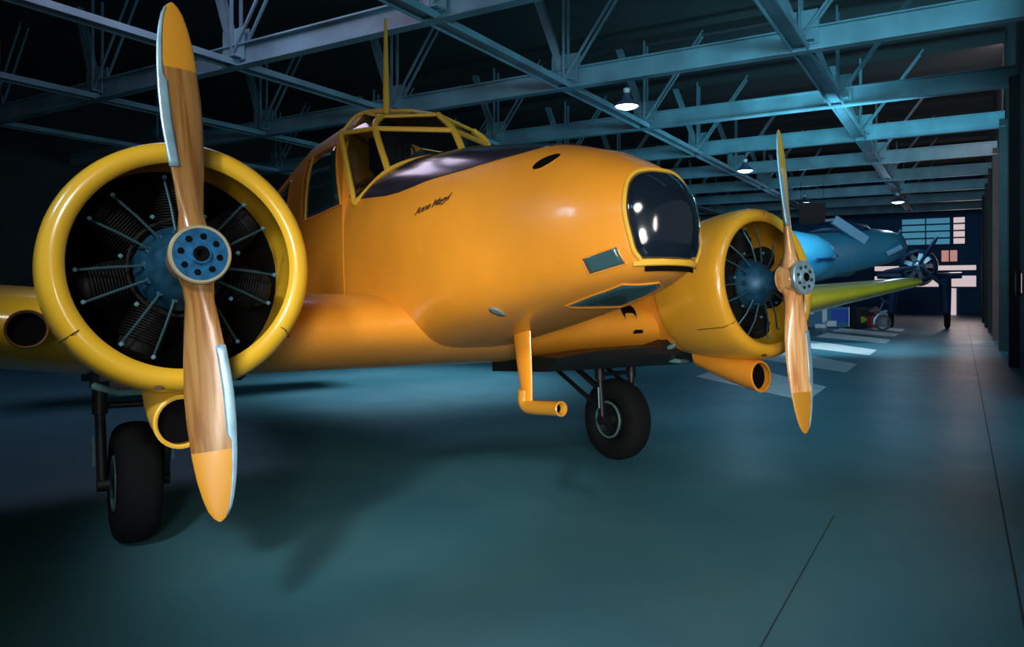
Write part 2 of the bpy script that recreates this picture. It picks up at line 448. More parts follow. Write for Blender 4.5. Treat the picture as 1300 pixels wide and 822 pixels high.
def curve(pts, n=8):     # Catmull-Rom
    q = [pts[0]+(pts[0]-pts[1])]+list(pts)+[pts[-1]+(pts[-1]-pts[-2])]; out = []
    for i in range(1, len(q)-2):
        for k in range(n):
            t = k/n; a, b_, c, d_ = q[i-1], q[i], q[i+1], q[i+2]
            out.append(.5*((2*b_)+(c-a)*t+(2*a-5*b_+4*c-d_)*t*t+(3*b_-a-3*c+d_)*t**3))
    return out+[pts[-1]]
# glazed nose dome
half = curve([V(p+(0,)) for p in [(0,.432),(.09,.43),(.165,.408),(.225,.34),(.258,.235),(.258,.13),(.234,.01),(.19,-.052)]], 4)
no = [(p.x, p.y) for p in half]+[(0,-.056)]+[(-p.x, p.y) for p in reversed(half[1:])]
dm, ept = patch('nose_window', no, nosef(), M['dome'], plane, bulge=.006, K=9, sub=2)
edge('window_frame', ept, .013, M['frame'], dm)
# chin ledge with a dark slot
b = MB()
rows = []
for z in (-.078,-.09,-.105): rows.append([V((x, surf_y(x, max(z,-.07))+.008, z)) for x in [(-.17+.34*i/16) for i in range(17)]])
b.grid(rows); b.build('chin_slot', M['hole'], plane, solid=.01)
b = MB(); b.tube([(x, surf_y(x, -.06)+.008, -.066) for x in [(-.22+.44*i/20) for i in range(21)]], .014, 8); b.build('chin_ledge', M['frame'], plane)
for s in (1, -1):
    w, e = patch('bomb_aimer_side_window', [(.577,-.016),(.752,.026),(.763,-.061),(.578,-.097)], side(s), M['teal'], plane, K=3)
    edge('window_frame', e, .005, M['orange'], w)
w, e = patch('bomb_aimer_floor_window', [(.223,.228),(.21,.45),(.171,.65),(-.02,.722),(-.13,.64),(-.16,.45),(-.182,.249),(.02,.235)], botf(), M['teal'], plane, K=4)
edge('window_frame', e, .005, M['orange'], w)
# landing-lamp recess on the nose flank and grey cap
for s in (1, -1):
    cy_, cz_ = .255, .582
    w, e = patch('nose_lamp_recess', [(cy_+.058*math.cos(a), cz_+.042*math.sin(a)+.016*math.cos(a)) for a in [2*PI*i/20 for i in range(20)]], side(s), M['hole'], plane, K=3, sub=1)
    edge('recess_rim', e, .002, M['orange'], w)
    patch('drain_cap', [(-.173+.036*math.cos(a), -.231+.026*math.sin(a)) for a in [2*PI*i/16 for i in range(16)]], side(s, .006), M['grey'], plane, K=2, sub=1)
# cabin windows
for s in (1, -1):
    w, e = patch('cabin_side_window', [(-2.25,1.33),(-2.03,.77),(-2.5,.78),(-2.98,.80),(-3.02,1.38),(-2.6,1.37)], side(s), M['pane'], plane, K=3)
    edge('window_frame', e, .009, M['orange'], w)
    b = MB(); b.tube([(s*(surf_x(-2.86, z)+.012), -2.86, z) for z in (.79,1.0,1.2,1.37)], .009, 6); b.build('window_post', M['frame'], w)
    w, e = patch('rear_cabin_window', [(-3.50,1.33),(-3.50,.84),(-3.95,.86),(-4.25,1.10),(-4.0,1.30)], side(s), M['pane'], plane, K=3)
    edge('window_frame', e, .009, M['orange'], w)
# anti-glare panel from windscreen down to the nose
rows = []
for y, xb in [(-1.99,.62),(-1.86,.63),(-1.6,.625),(-1.3,.615),(-1.1,.60),(-.9,.575),(-.7,.543),(-.5,.505),(-.33,.468),(-.15,.40),(0,.326),(.11,.235),(.16,.15),(.19,.04)]:
    zt, zb, zc, ww, nt, nb = sec(y); xb = min(xb, ww*.985)
    rows.append([V((x, y, surf_z(x, y)+.004)) for x in [xb*math.sin(PI/2*(-1+2*i/28)) for i in range(29)]])
b = MB(); b.grid(rows); b.build('anti_glare_panel', M['glare'], plane, ang=80, solid=.004)
# script lettering on both flanks
def lettering(s):
    cu = bpy.data.curves.new('lettering', 'FONT'); cu.body = 'Anne Magyl'; cu.size = .072; cu.shear = .5; cu.space_character = .92; cu.extrude = .001; cu.offset = .0012
    t = bpy.data.objects.new('tmp', cu); COL.objects.link(t)
    dg = bpy.context.evaluated_depsgraph_get(); me = bpy.data.meshes.new_from_object(t.evaluated_get(dg))
    bpy.data.objects.remove(t)
    W = max(v.co.x for v in me.vertices)
    for v in me.vertices:
        u = v.co.x/W
        y = -.82+.40*u if s > 0 else -.42-.40*u
        z = .455+.035*u+v.co.y*.85
        v.co = V((s*(surf_x(y, z)+.003+v.co.z), y, z))
    me.materials.clear(); me.materials.append(M['script'])
    o = bpy.data.objects.new('painted_lettering', me); COL.objects.link(o); o.parent = plane
    o['label'] = 'dark script lettering on the orange nose'
for s in (1, -1): lettering(s)

# cockpit canopy
P = lambda *a: V(a)
B0, B1, B2 = P(0,-1.20,1.03), P(0,-1.36,1.275), P(0,-1.60,1.47)
A0, A1, A2 = P(.50,-1.49,.93), P(.51,-1.68,1.31), P(.42,-1.76,1.44)
C0, C1, C2 = P(.645,-1.80,.73), P(.62,-2.12,1.38), P(.46,-2.03,1.55)
D = P(0,-2.04,1.64); S1 = P(.28,-1.27,1.0)
mx = lambda p: V((-p.x, p.y, p.z))
canopy = MB()
fr = []
for f in ((lambda p: p), mx):
    fr += [(curve([f(B0), f(S1), f(A0), f(C0)]), .021), (curve([f(A0), f(A1), f(A2)]), .026), (curve([f(B1), f(A1)], 3), .02), ([f(A1), f(C1)], .02),
           ([f(C0), f(C1)], .024), (curve([f(B2), f(A2)], 3), .016), (curve([f(A2), f(C2)], 3), .014), (curve([f(C1), f(C2), V((0,0,0))+f(D)]), .016)]
fr += [(curve([B0, B1, B2]), .026), ([B2, D], .014)]
cf = MB()
for pts, r in fr: cf.tube(pts, r, 8)
can = cf.build('canopy_frame', M['frame'], plane)
for f in ((lambda p: p), mx):
    for nm, ps in (('windscreen_pane', [f(B0), f(B1), f(A1), f(A0), f(S1)]), ('upper_windscreen_pane', [f(B1), f(B2), f(A2), f(A1)]),
                   ('quarter_pane', [f(A0), f(A1), f(C1), f(C0)]), ('quarter_roof_pane', [f(A1), f(A2), f(C2), f(C1)]), ('roof_pane', [f(B2), f(D), f(C2), f(A2)])):
        b = MB(); c = sum(ps, V((0,0,0)))/len(ps); n = len(ps)
        b.add([c]+ps, [(0, 1+i, 1+(i+1) % n) for i in range(n)]); b.build(nm, M['glass'], can, False)
# seats and control wheel seen through the glass
for s in (.3, -.3):
    b = MB(); b.box((s, -1.88, 1.16), (.36, .10, .34), bev=.04); b.box((s, -1.90, 1.40), (.2, .07, .12), bev=.03); b.build('seat_back', M['black'], plane)
    b = MB(); b.lathe([(-.01,.095),(0,.105),(.01,.095),(0,.085)], 20, (s, -1.62, 1.12), closed=True); b.beam((s,-1.62,1.02),(s,-1.62,1.2),.02,.02); b.build('control_wheel', M['gearm'], plane)
# radio mast
b = MB(); b.tube([(.27,-2.0,1.52),(.268,-2.0,1.60),(.262,-1.995,2.0),(.255,-1.99,2.38)], [.036,.030,.022,.012], 10); mast = b.build('radio_mast', M['frame'], plane)

# wings (airfoil sections)
def airfoil(x, yl, ch, th, z, n=22, tw=0.):
    out = []
    def yt(u): return th/.2*(.2969*math.sqrt(u)-.126*u-.3516*u*u+.2843*u**3-.1036*u**4)
    for k in range(n+1):
        u = .5*(1+math.cos(PI*k/n)); out.append(V((x, yl-u*ch, z+yt(u)*1.05)))
    for k in range(1, n):
        u = .5*(1-math.cos(PI*k/n)); out.append(V((x, yl-u*ch, z-yt(u)*.95)))
    return out
for s in (1, -1):
    b = MB(); b.loft([airfoil(s*x, -.98, 3.2, .56, -.27) for x in (0,.5,1.0,1.6,2.15)], cap0=False)
    b.build('inner_wing', M['orange'], plane)
    st = []
    for i in range(15):
        k = i/14; x = 2.15+6.2*k
        st.append(airfoil(s*x, -.98-1.22*k, 3.2-1.9*k, .54-.36*k, -.27+.62*k))
    st.append(airfoil(s*8.5, -2.42, .95, .12, .365)); st.append(airfoil(s*8.6, -2.62, .5, .05, .375))
    b = MB(); b.loft(st, cap0=False); ow = b.build('outer_wing', M['yellow'], plane)
    ow['label'] = 'tapering outer wing panel in brighter yellow'
    # round intake and slot in the inner leading edge
    if s > 0: continue
    b = MB(); b.lathe([(-.02,.001),(-.02,.055),(.012,.062),(.0,.07),(-.06,.07)], 24, (s*1.39, -1.0, -.21), ell=1.3); b.build('leading_edge_intake', [M['hole']], plane)
    b = MB(); b.box((s*1.47, -1.005, -.335), (.10, .05, .03), bev=.01); b.build('leading_edge_slot', M['hole'], plane)

# nacelles, cowlings, engines, propellers, gear
def blade_profile(kind):
    # radius, chord, thickness, pitch deg
    return [(.0,.19,.15,60),(.07,.18,.15,55),(.13,.14,.12,48),(.2,.135,.085,42),(.32,.165,.062,36),(.45,.192,.05,31),(.6,.208,.04,26),(.75,.202,.033,22),(.88,.184,.027,19),
            (.98,.160,.022,17),(1.06,.128,.018,16),(1.12,.092,.014,15),(1.155,.05,.01,15),(1.17,.012,.006,15)]
def bring(r, c, t, p, up, n=20):
    p = math.radians(p); out = []
    for k in range(n):
        a = 2*PI*k/n; u = math.cos(a)*c/2; v = math.sin(a)*t/2*(1-.25*math.cos(a) if r > .2 else 1)
        # chord runs starboard/forward for the upper blade
        x = u*math.cos(p)-v*math.sin(p); y = u*math.sin(p)+v*math.cos(p)
        out.append(V((x, y, r)) if up else V((-x, y, -r)))
    return out
def lerp_prof(pr, r):
    for a, c in zip(pr, pr[1:]):
        if a[0] <= r <= c[0]:
            k = (r-a[0])/(c[0]-a[0]); return tuple(p+(q-p)*k for p, q in zip(a, c))
    return pr[-1]
def propeller(x, phi, wood, hubm, label, rot):
    pr = blade_profile(0)
    rs = [q[0] for q in pr if q[0] <= .83]+[.86]
    b = MB()
    up = [bring(*lerp_prof(pr, r), True) for r in rs]
    dn = [bring(*lerp_prof(pr, r), False) for r in rs]
    b.loft(up); b.loft(dn)
    b.lathe([(-.09,.001),(-.09,.085),(-.07,.112),(.06,.112),(.085,.09),(.085,.001)], 32)
    p = b.build('propeller', wood, plane)
    p.location = (x, .02, 0); p.rotation_euler = (0, phi, 0); p['label'] = label
    for u in (True, False):
        rr = [.86,.88,.93,.98,1.02,1.06,1.09,1.12,1.14,1.155,1.165,1.17]
        b = MB(); b.loft([bring(*lerp_prof(pr, r), u) for r in rr]); b.build('painted_blade_tip', M['tip'], p)
        # metal sheath wrapped round the leading edge
        b = MB(); rings = []
        for i in range(22):
            r = .40+.745*i/21; _, c, t, pd = lerp_prof(pr, r); pa = math.radians(pd); g = []
            wd = .40 if r < .8 else .22
            for k in range(13):
                a = -1+2*k/12; th = a*math.acos(1-2*wd*.5)
                uu = math.cos(th)*(c/2+.0035); vv = math.sin(th)*(t/2+.0035)*(1-.25*math.cos(th))
                X = uu*math.cos(pa)-vv*math.sin(pa); Y = uu*math.sin(pa)+vv*math.cos(pa)
                g.append(V((X, Y, r)) if u else V((-X, Y, -r)))
            rings.append(g)
        b.grid(rings); b.build('leading_edge_sheath', M['sheath'], p, solid=.003)
    b = MB(); b.lathe([(.085,.001),(.085,.118),(.098,.122),(.112,.116),(.112,.045),(.128,.043),(.128,.028),(.10,.026),(.10,.001)], 40); b.build('hub_flange', hubm, p)
    b = MB(); b.lathe([(.084,.118),(.084,.130),(.108,.130),(.114,.124),(.114,.115)], 40, closed=True); b.build('hub_rim', M['rim'] if rot else hubm, p)
    for k in range(8):
        a = 2*PI*(k+.3)/8
        b = MB(); b.lathe([(.10,.001),(.121,.001),(.121,.012),(.108,.017),(.10,.017)], 6, (math.cos(a)*.08, 0, math.sin(a)*.08)); b.build('hub_bolt', M['hole'] if rot else M['crank'], p)
    b = MB(); b.lathe([(.06,.034),(.131,.034),(.131,.02),(.10,.001)], 20); b.build('hub_bore', M['hole'], p)
    return p

def engine(x, s):
    # cowling: closed profile ring
    outer = [(-.20,.500),(-.188,.522),(-.188,.548),(-.205,.574),(-.235,.592),(-.29,.603),(-.40,.606),(-.55,.600),(-.72,.585),(-.88,.560)]
    inner = [(-.88,.545),(-.6,.57),(-.36,.575),(-.28,.54),(-.24,.505),(-.215,.490)]
    b = MB(); b.lathe(outer+inner, 96, (x, 0, 0), closed=True); cw = b.build('engine_cowling', M['yellow'] if s > 0 else M['amber'], plane, ang=60)
    cw['label'] = 'fat round yellow ring cowling around the %s engine' % ('near' if s > 0 else 'far')
    b = MB()
    for a in (-35, 215, 90):
        a = math.radians(a); c, q = math.cos(a), math.sin(a)
        b.tube([(x+c*.498, -.21, q*.498), (x+c*.55, -.178, q*.55), (x+c*.606, -.25, q*.606), (x+c*.613, -.5, q*.613)], .003, 6)
    b.build('cowling_seam', M['script'], cw)
    a = math.radians(258); b = MB(); b.box((x+math.cos(a)*.585*-1, -.19, math.sin(a)*.585), (.035,.03,.02), bev=.005)
    b.build('cowling_latch', M['script'], cw)
    # nacelle behind, blending into the wing
    rings = []
    for y, rx, rz, zc in ((-.75,.535,.535,0),(-.95,.53,.53,-.01),(-1.3,.50,.50,-.05),(-1.8,.45,.44,-.13),(-2.4,.38,.36,-.2),(-3.0,.28,.25,-.26),(-3.6,.14,.12,-.30),(-3.9,.03,.03,-.3)):
        rings.append([V((x+rx*math.cos(2*PI*k/40), y, zc+rz*math.sin(2*PI*k/40))) for k in range(40)])
    b = MB(); b.loft(rings); nc = b.build('nacelle', M['orange'], plane)
    # black wheel bay machinery under the nacelle
    b = MB()
    zb = -.60
    b.box((x+s*-.02, -1.75, -.50), (.62, 1.5, .17), bev=.05)
    b.build('wheel_bay', M['gearm'], nc)
    if s < 0:
        b = MB(); b.loft([[V((xx, yy, zz)) for yy, zz in ((-1.14,-.625),(-1.04,-.58),(-.99,-.53),(-.985,-.53+hh),(-1.2,-.51+hh),(-1.9,-.50),(-1.9,-.61))] for xx, hh in ((-.60,.005),(-.72,.02),(-1.0,.05),(-1.4,.06),(-1.70,.07),(-1.80,.13),(-1.95,.14),(-2.05,.09),(-2.2,.02))])
        b.build('open_bay_door', M['gearm'], nc)
    b = MB(); b.tube([(x-.32,-.98,-.52),(x-.2,-.92,-.60),(x+.05,-.9,-.56),(x+.12,-.88,-.44)], .028, 8); b.tube([(x+.30,-1.2,-.56),(x+.2,-1.0,-.60),(x+.0,-1.1,-.6)], .02, 8)
    b.tube([(x-s*.42,-1.05,-.50),(x-s*.3,-.98,-.47),(x-s*.18,-.95,-.40)], .02, 8)
    b.build('hydraulic_pipe', M['teals'], nc)
    b = MB(); b.box((x-s*.36,-1.15,-.53), (.12,.10,.10), bev=.01); b.build('junction_block', M['wood'], nc)
    b = MB(); b.box((x-s*.50,-1.35,-.50), (.05,.1,.14), bev=.01); b.tube([(x-s*.53,-1.3,-.55),(x-s*.48,-1.28,-.42)], .008, 6); b.build('door_hinge', M['gearm'], nc)
    # firewall and engine
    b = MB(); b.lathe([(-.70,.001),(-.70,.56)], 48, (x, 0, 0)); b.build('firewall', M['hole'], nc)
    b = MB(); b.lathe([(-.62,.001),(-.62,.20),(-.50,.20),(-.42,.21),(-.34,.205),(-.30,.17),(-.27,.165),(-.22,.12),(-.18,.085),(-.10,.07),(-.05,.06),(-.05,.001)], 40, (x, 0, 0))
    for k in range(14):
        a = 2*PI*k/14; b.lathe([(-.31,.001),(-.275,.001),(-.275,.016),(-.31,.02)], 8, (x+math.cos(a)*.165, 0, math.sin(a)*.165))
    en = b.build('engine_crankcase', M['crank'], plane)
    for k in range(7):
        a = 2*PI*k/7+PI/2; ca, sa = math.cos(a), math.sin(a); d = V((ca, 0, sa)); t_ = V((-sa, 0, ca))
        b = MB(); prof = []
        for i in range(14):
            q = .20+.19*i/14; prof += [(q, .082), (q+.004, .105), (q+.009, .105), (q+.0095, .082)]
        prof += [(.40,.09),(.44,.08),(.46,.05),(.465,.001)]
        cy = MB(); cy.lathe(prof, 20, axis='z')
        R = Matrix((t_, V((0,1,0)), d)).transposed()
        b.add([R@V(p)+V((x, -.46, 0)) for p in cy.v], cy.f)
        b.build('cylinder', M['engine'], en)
        b = MB()
        for q in (-1, 1):
            p0 = V((x, -.27, 0))+d*.17+t_*(q*.035); p1 = V((x, -.34, 0))+d*.43+t_*(q*.075)
            b.tube([p0, p0*.5+p1*.5+V((0,.02,0)), p1], .0065, 6)
        b.build('pushrod', M['rod'], en)
        for p1 in (V((x, -.33, 0))+d*.44-t_*.075, V((x, -.33, 0))+d*.44+t_*.075, V((x, -.30, 0))+d*.25+t_*.10):
            b = MB(); b.box(p1, (.02,.025,.02), bev=.005); b.build('rocker_nut', M['nut'], en)
    b = MB(); b.tube([V((x+math.cos(2*PI*k/40)*.235, -.33, math.sin(2*PI*k/40)*.235)) for k in range(40)], .009, 6, closed=True)
    b.build('ignition_ring', M['engine'], en)
    # air scoop under the cowling
    b = MB()
    prof = [(-.33,.105),(-.325,.115),(-.33,.125),(-.45,.13),(-.65,.125),(-.95,.10),(-.95,.09),(-.65,.1),(-.40,.1)]
    rings = [[V((x+r*math.cos(2*PI*k/32), a, -.74+r*1.02*math.sin(2*PI*k/32)+max(0,(-.33-a))*.3)) for k in range(32)] for a, r in prof]
    b.loft(rings, cap0=False, cap1=False); sc = b.build('air_scoop', M['frame'] if s > 0 else M['orange'], nc)
    b = MB(); b.add([V((x+.108*math.cos(2*PI*k/32), -.38, -.735+.108*math.sin(2*PI*k/32))) for k in range(32)], [tuple(range(32))]); b.build('scoop_throat', M['hole'], sc, False)
    b = MB(); b.box((x, -.60, -.60), (.10, .25, .12), bev=.02); b.build('scoop_bracket', M['gearm'], sc)
    # exhaust stub, outboard
    ex = x+s*.62
    rings = [[V((ex+r*math.cos(2*PI*k/24), a, zc+r*math.sin(2*PI*k/24))) for k in range(24)] for a, r, zc in ((-.95,.085,-.255),(-.94,.095,-.255),(-1.0,.10,-.25),(-1.4,.10,-.24),(-1.9,.07,-.2),(-1.9,.05,-.2),(-1.0,.08,-.25))]
    b = MB(); b.loft(rings, cap0=False, cap1=False); e_ = b.build('exhaust_pipe', mat('rust_brown_metal', (.12,.045,.02), .6, .2), nc)
    b = MB(); b.add([V((ex+.086*math.cos(2*PI*k/24), -1.0, -.25+.086*math.sin(2*PI*k/24))) for k in range(24)], [tuple(range(24))]); b.build('pipe_mouth', M['hole'], e_, False)
    # landing gear
    wy = -2.08; wz = fl_local(x, wy)+.395*1.0/ (PM.to_3x3()@V((0,0,1))).z
    b = MB()
    prof = []
    for k in range(28):
        a = 2*PI*k/28; ca, sa = math.cos(a), math.sin(a)
        prof.append((math.copysign(abs(ca)**.75, ca)*.135, .285+math.copysign(abs(sa)**.85, sa)*.11))
    b.lathe(prof, 64, (x, wy, wz), axis='x', closed=True); ty = b.build('tyre', M['tyre'], plane)
    b = MB(); b.lathe([(-.09,.185),(-.11,.18),(-.10,.165),(-.05,.14),(-.045,.07),(-.12,.06),(-.12,.001),(.12,.001),(.12,.06),(.045,.07),(.05,.14),(.10,.165),(.11,.18),(.09,.185)], 40, (x, wy, wz), axis='x')
    b.build('wheel_hub', M['gearm'], ty)
    b = MB()
    for q in (-1, 1):
        b.tube([V((x+q*.118, wy+math.cos(2*PI*k/40)*.17, wz+math.sin(2*PI*k/40)*.17)) for k in range(40)], .012, 8, closed=True)
        b.tube([V((x+q*.165, wy+math.cos(2*PI*k/16)*.035, wz+math.sin(2*PI*k/16)*.035)) for k in range(16)], .009, 6, closed=True)
    b.build('rim_ring', M['teals'], ty)
    for q in (-1, 1):
        b = MB(); lx = x+q*.205
        b.tube([(lx, wy+.03, -.52), (lx, wy+.02, -.75)], .048, 14); b.tube([(lx, wy+.02, -.72), (lx-q*.02, wy, wz)], .032, 12)
        b.tube([(lx-q*.06, wy, wz), (lx+q*.012, wy, wz)], .045, 14)
        lg = b.build('gear_leg', M['gearm'], plane)
        b = MB(); b.tube([(lx+q*.035, wy+.03, wz+.32), (lx+q*.03, wy+.02, wz+.12)], .009, 6); b.build('brake_line', M['teals'], lg)
    b = MB(); b.tube([(x-s*-.14, -3.2, -.44), (x-s*-.18, wy-.12, wz+.10), (x-s*-.2, wy, wz+.1)], .024, 10); b.tube([(x+s*-.14, -3.2, -.44), (x+s*-.20, wy-.05, wz+.14)], .024, 10); b.build('drag_strut', M['gearm'], plane)
    b = MB(); b.tube([(x-.2, -2.75, -.45), (x-.2, wy-.02, -.84)], .022, 10); b.tube([(x+.2, -2.75, -.45), (x+.2, wy-.02, -.84)], .022, 10)
    b.tube([(x-.2, wy, -.70), (x+.2, wy, -.70)], .022, 10); b.build('side_brace', M['gearm'], plane)

engine(2.13, 1); engine(-2.13, -1)
propeller(2.13, .0838, M['wood'], M['hub'], 'near propeller with two brown varnished wooden blades and yellow tips', True)
propeller(-2.13, .012, M['wood2'], M['hublight'], 'far propeller with two orange wooden blades, upper one seen edge-on', False)

# pitot mast below the belly
b = MB()
rings = []
for z, y0, ch, th in ((-.30,-.545,.20,.055),(-.40,-.545,.19,.05),(-.6,-.53,.155,.045),(-.74,-.52,.12,.045),(-.80,-.52,.11,.05)):
    rings.append([V((0+th/2*math.sin(2*PI*k/20), y0+ch/2*math.cos(2*PI*k/20), z)) for k in range(20)])
b.loft(rings); pm = b.build('pitot_mast', mat('pitot_orange_paint', (.80,.30,.02), .35, coat=.4), plane)
b = MB()
cen = [V((0,-.545,-.72)), V((0,-.55,-.79)), V((0,-.52,-.825)), V((0,-.44,-.832)), V((0,-.3,-.832)), V((0,-.17,-.832))]
b.tube(curve(cen, 5), .046, 16, cap=False); b.lathe([(-.17,.046),(-.155,.048),(-.15,.040),(-.17,.028),(-.22,.028)], 20, (0,0,-.832)); b.build('pitot_tube', M['tip'], pm)
b = MB(); b.lathe([(-.20,.001),(-.20,.03)], 16, (0,0,-.832)); b.build('tube_mouth', M['hole'], pm)

# tail, hidden behind the near engine from the front
b = MB(); b.loft([[V((t_*q*math.sin(2*PI*k/20)*.5, y0+c/2*math.cos(2*PI*k/20), z)) for k in range(20)] for z, y0, c, t_, q in ((.9,-8.9,1.5,.14,1),(1.5,-9.0,1.4,.12,1),(2.0,-9.1,1.1,.10,1),(2.3,-9.15,.6,.05,1))])
b.build('tail_fin', M['orange'], plane)
for s in (1, -1):
    b = MB(); b.loft([airfoil(s*x, -8.3-.25*x/2.4, 1.3-.5*x/2.4, .14, 1.05, 10) for x in (0,.8,1.6,2.4)]); b.build('tailplane', M['orange'], plane)
# ------------------------------------------------------------------ things down the hangar
def FM(px, py): # floor point seen at a pixel
    Z = CAMZ*940/(py-366); return V(((px-650)*Z/940, Z, 0))
# white floor stripes: end near r=-1.9, running away to the left
sl = ['nearest of the row, beneath the far propeller tip', 'second from the far propeller', 'third of the row, left of the lit aisle', 'fourth, in front of the display board', 'fifth of the row, beside the small wheel', 'furthest of the row, under the navy plane']
for t, l in zip((11.6, 16.0, 20.4, 25.0, 28.7, 32.2), sl):
    b = MB(); q = [H(-1.95, t, .004), H(-1.95, t+1.9, .004), H(-4.3, t+5.0, .004), H(-4.3, t+2.2, .004)]
    b.add(q, [(0,1,2,3)]); tag(b.build('floor_stripe', M['stripe'], None, False), 'white slanted floor stripe, '+l, 'floor marking', 'slanted floor stripes')

def ell_body(prof, n=28):      # prof: (along x, radius y, radius z, centre z)
    return [[V((x, ry*math.cos(2*PI*k/n), zc+rz*math.sin(2*PI*k/n))) for k in range(n)] for x, ry, rz, zc in prof]

# A: blue rounded nacelle nose right behind the far propeller; B: blue fuselage nose beyond it
SA = 1.15
pA = at(1060, 325, 22.)
A = empty('blue_bomber', 'blue twin-engined bomber with rounded noses, parked behind the far yellow engine', 'airplane', (pA.x, pA.y, 0), 0)
A.scale = (SA, SA, SA)
zA = pA.z/SA
pa = V((pA.x, pA.y, 0))
b = MB(); b.loft(ell_body([(0,.02,.02,zA),(-.06,.2,.2,zA),(-.22,.38,.38,zA),(-.55,.55,.55,zA),(-1.1,.66,.65,zA),(-2.2,.68,.66,zA-.02),(-4,.5,.5,zA),(-5.5,.2,.2,zA)]))
nA = b.build('engine_nacelle', M['bluep'], A)
b = MB(); b.lathe([(.02,.001),(0,.05),(-.1,.12),(-.12,.10)], 16, (0,0,zA), axis='x'); b.tube([(.0,-.1,zA),(-.35,-.75,zA-.05)], .05, 8); b.tube([(-.3,-.42,zA-.1),(-.75,-.72,zA-.12)], .04, 8); b.build('intake_lip', M['navy'], nA)
pB = (at(1149, 313, 29.)-pa)/SA; zB = pB.z
b = MB()
prof = [(0,.02,.02,zB),(-.05,.25,.25,zB),(-.2,.42,.42,zB),(-.6,.58,.56,zB-.02),(-1.1,.66,.66,zB-.05),(-1.9,.72,.76,zB-.16),(-3.0,.75,.85,zB-.35),(-4.5,.75,.85,zB-.5),(-7,.6,.7,zB-.4),(-10,.3,.35,zB)]
b.loft([[v+V((pB.x, pB.y, 0)) for v in r] for r in ell_body(prof)]); fB = b.build('fuselage', M['bluep'], A)
b = MB(); 
cr = [[v+V((pB.x-1.1, pB.y, 0)) for v in r] for r in ell_body([(0,.05,.03,zB+.45),(-.3,.35,.2,zB+.55),(-1.0,.45,.28,zB+.6),(-1.9,.4,.2,zB+.55),(-2.3,.1,.05,zB+.45)])]
b.loft(cr); b.build('canopy', M['navy'], fB)
# raised pale hatch board and small horn
q0, q1 = (at(1099, 306, 28.2)-pa)/SA, (at(1058, 279, 28.2)-pa)/SA
b = MB(); b.beam(q0, q1, .30, .17, up=(0,1,0)); b.build('raised_hatch', M['bluel'], fB)
b = MB(); b.tube([q1, q1+V((-.28,0,-.03))], .05, 8); b.build('hatch_handle', M['silver'], fB)
q = (at(1140, 296, 29)-pa)/SA; b = MB(); b.tube([q+V((-.3,0,-.35)), q+V((.1,0,.1))], .05, 8); b.build('aerial', M['bluep'], fB)
b = MB(); b.tube([q+V((-.75,-.7,-.75)), q+V((-.3,-.78,-.52))], .1, 8); b.build('exhaust_stub', M['bluel'], fB)
# low wing and gear
b = MB()
wz_ = zB-.9
b.loft([[V((pB.x-2.6-cx_, yy, wz_+dz)) for cx_, dz in ((-1.2,0),(-.9,.16),(0,.2),(1.5,.08),(2.2,0),(1.5,-.05),(0,-.14),(-.9,-.12))] for yy in (pB.y+.6, pB.y+2, pB.y+4)])
b.build('wing', M['bluep'], A)
for yy in (0.2, pB.y-1.0):
    b = MB(); b.tube([(-1.2, yy, zA-.4), (-1.25, yy, .42)], .09, 10); lg = b.build('gear_leg', M['navy'], A)
    b = MB(); b.lathe([(-.12,.15),(-.14,.3),(-.08,.42),(.08,.42),(.14,.3),(.12,.15)], 28, (-1.25, yy, .42), closed=True); b.build('tyre', M['tyre'], lg)

# navy radial-engined airplane, right of the blue one
pC = at(1166, 338, 30.)
SC = 1.25
Cc = empty('navy_propeller_plane', 'small navy blue propeller plane with radial engine at the edge of the lit aisle', 'airplane', (pC.x, pC.y, 0), math.radians(-29))
Cc.scale = (SC, SC, SC)
zC_ = pC.z/SC
def lz(mb, prof, n=28, **k): return mb.lathe(prof, n, (0,0,zC_), **k)
b = MB(); b.lathe([(1.4,.50),(.45,.56),(.1,.54),(.0,.47),(.02,.44),(.3,.44)], 32, (0,0,zC_)); cwl = b.build('engine_cowling', M['navy'], Cc, solid=.02)
b = MB(); b.loft([[V((r*math.cos(2*PI*k/24), y, zz+r*1.1*math.sin(2*PI*k/24))) for k in range(24)] for y, r, zz in ((.9,.5,zC_),(2.5,.55,zC_-.05),(3.8,.4,zC_-.05),(5.5,.15,zC_))]); b.build('fuselage', M['navy'], Cc)
b = MB(); b.lathe([(-.12,.001),(-.08,.09),(.0,.15),(.15,.2),(.2,.001)], 20, (0,0,zC_)); e_ = b.build('engine_crankcase', M['silver'], Cc)
for k in range(9):
    a = 2*PI*k/9; b = MB(); b.beam((0,.25,zC_)+V((0,0,0)) if False else (math.cos(a)*.15,.2,zC_+math.sin(a)*.15), (math.cos(a)*.42,.22,zC_+math.sin(a)*.42), .13, .13, up=(0,1,0)); b.build('cylinder', M['silver'] if k in (1,2,4) else M['navy'], e_, False)
b = MB()
for a in (60, 190, 318):
    a = math.radians(a); c, s_ = math.cos(a), math.sin(a)
    rr = [[V((c*r, -.1, zC_+s_*r))+V((-s_*u, v, c*u)) for u, v in ((-w,.03),(0,.05),(w,-.03),(0,-.06))] for r, w in ((.05,.04),(.3,.05),(.6,.065),(.95,.055),(1.08,.02))]
    b.loft(rr)
b.build('propeller', M['navy'], Cc)
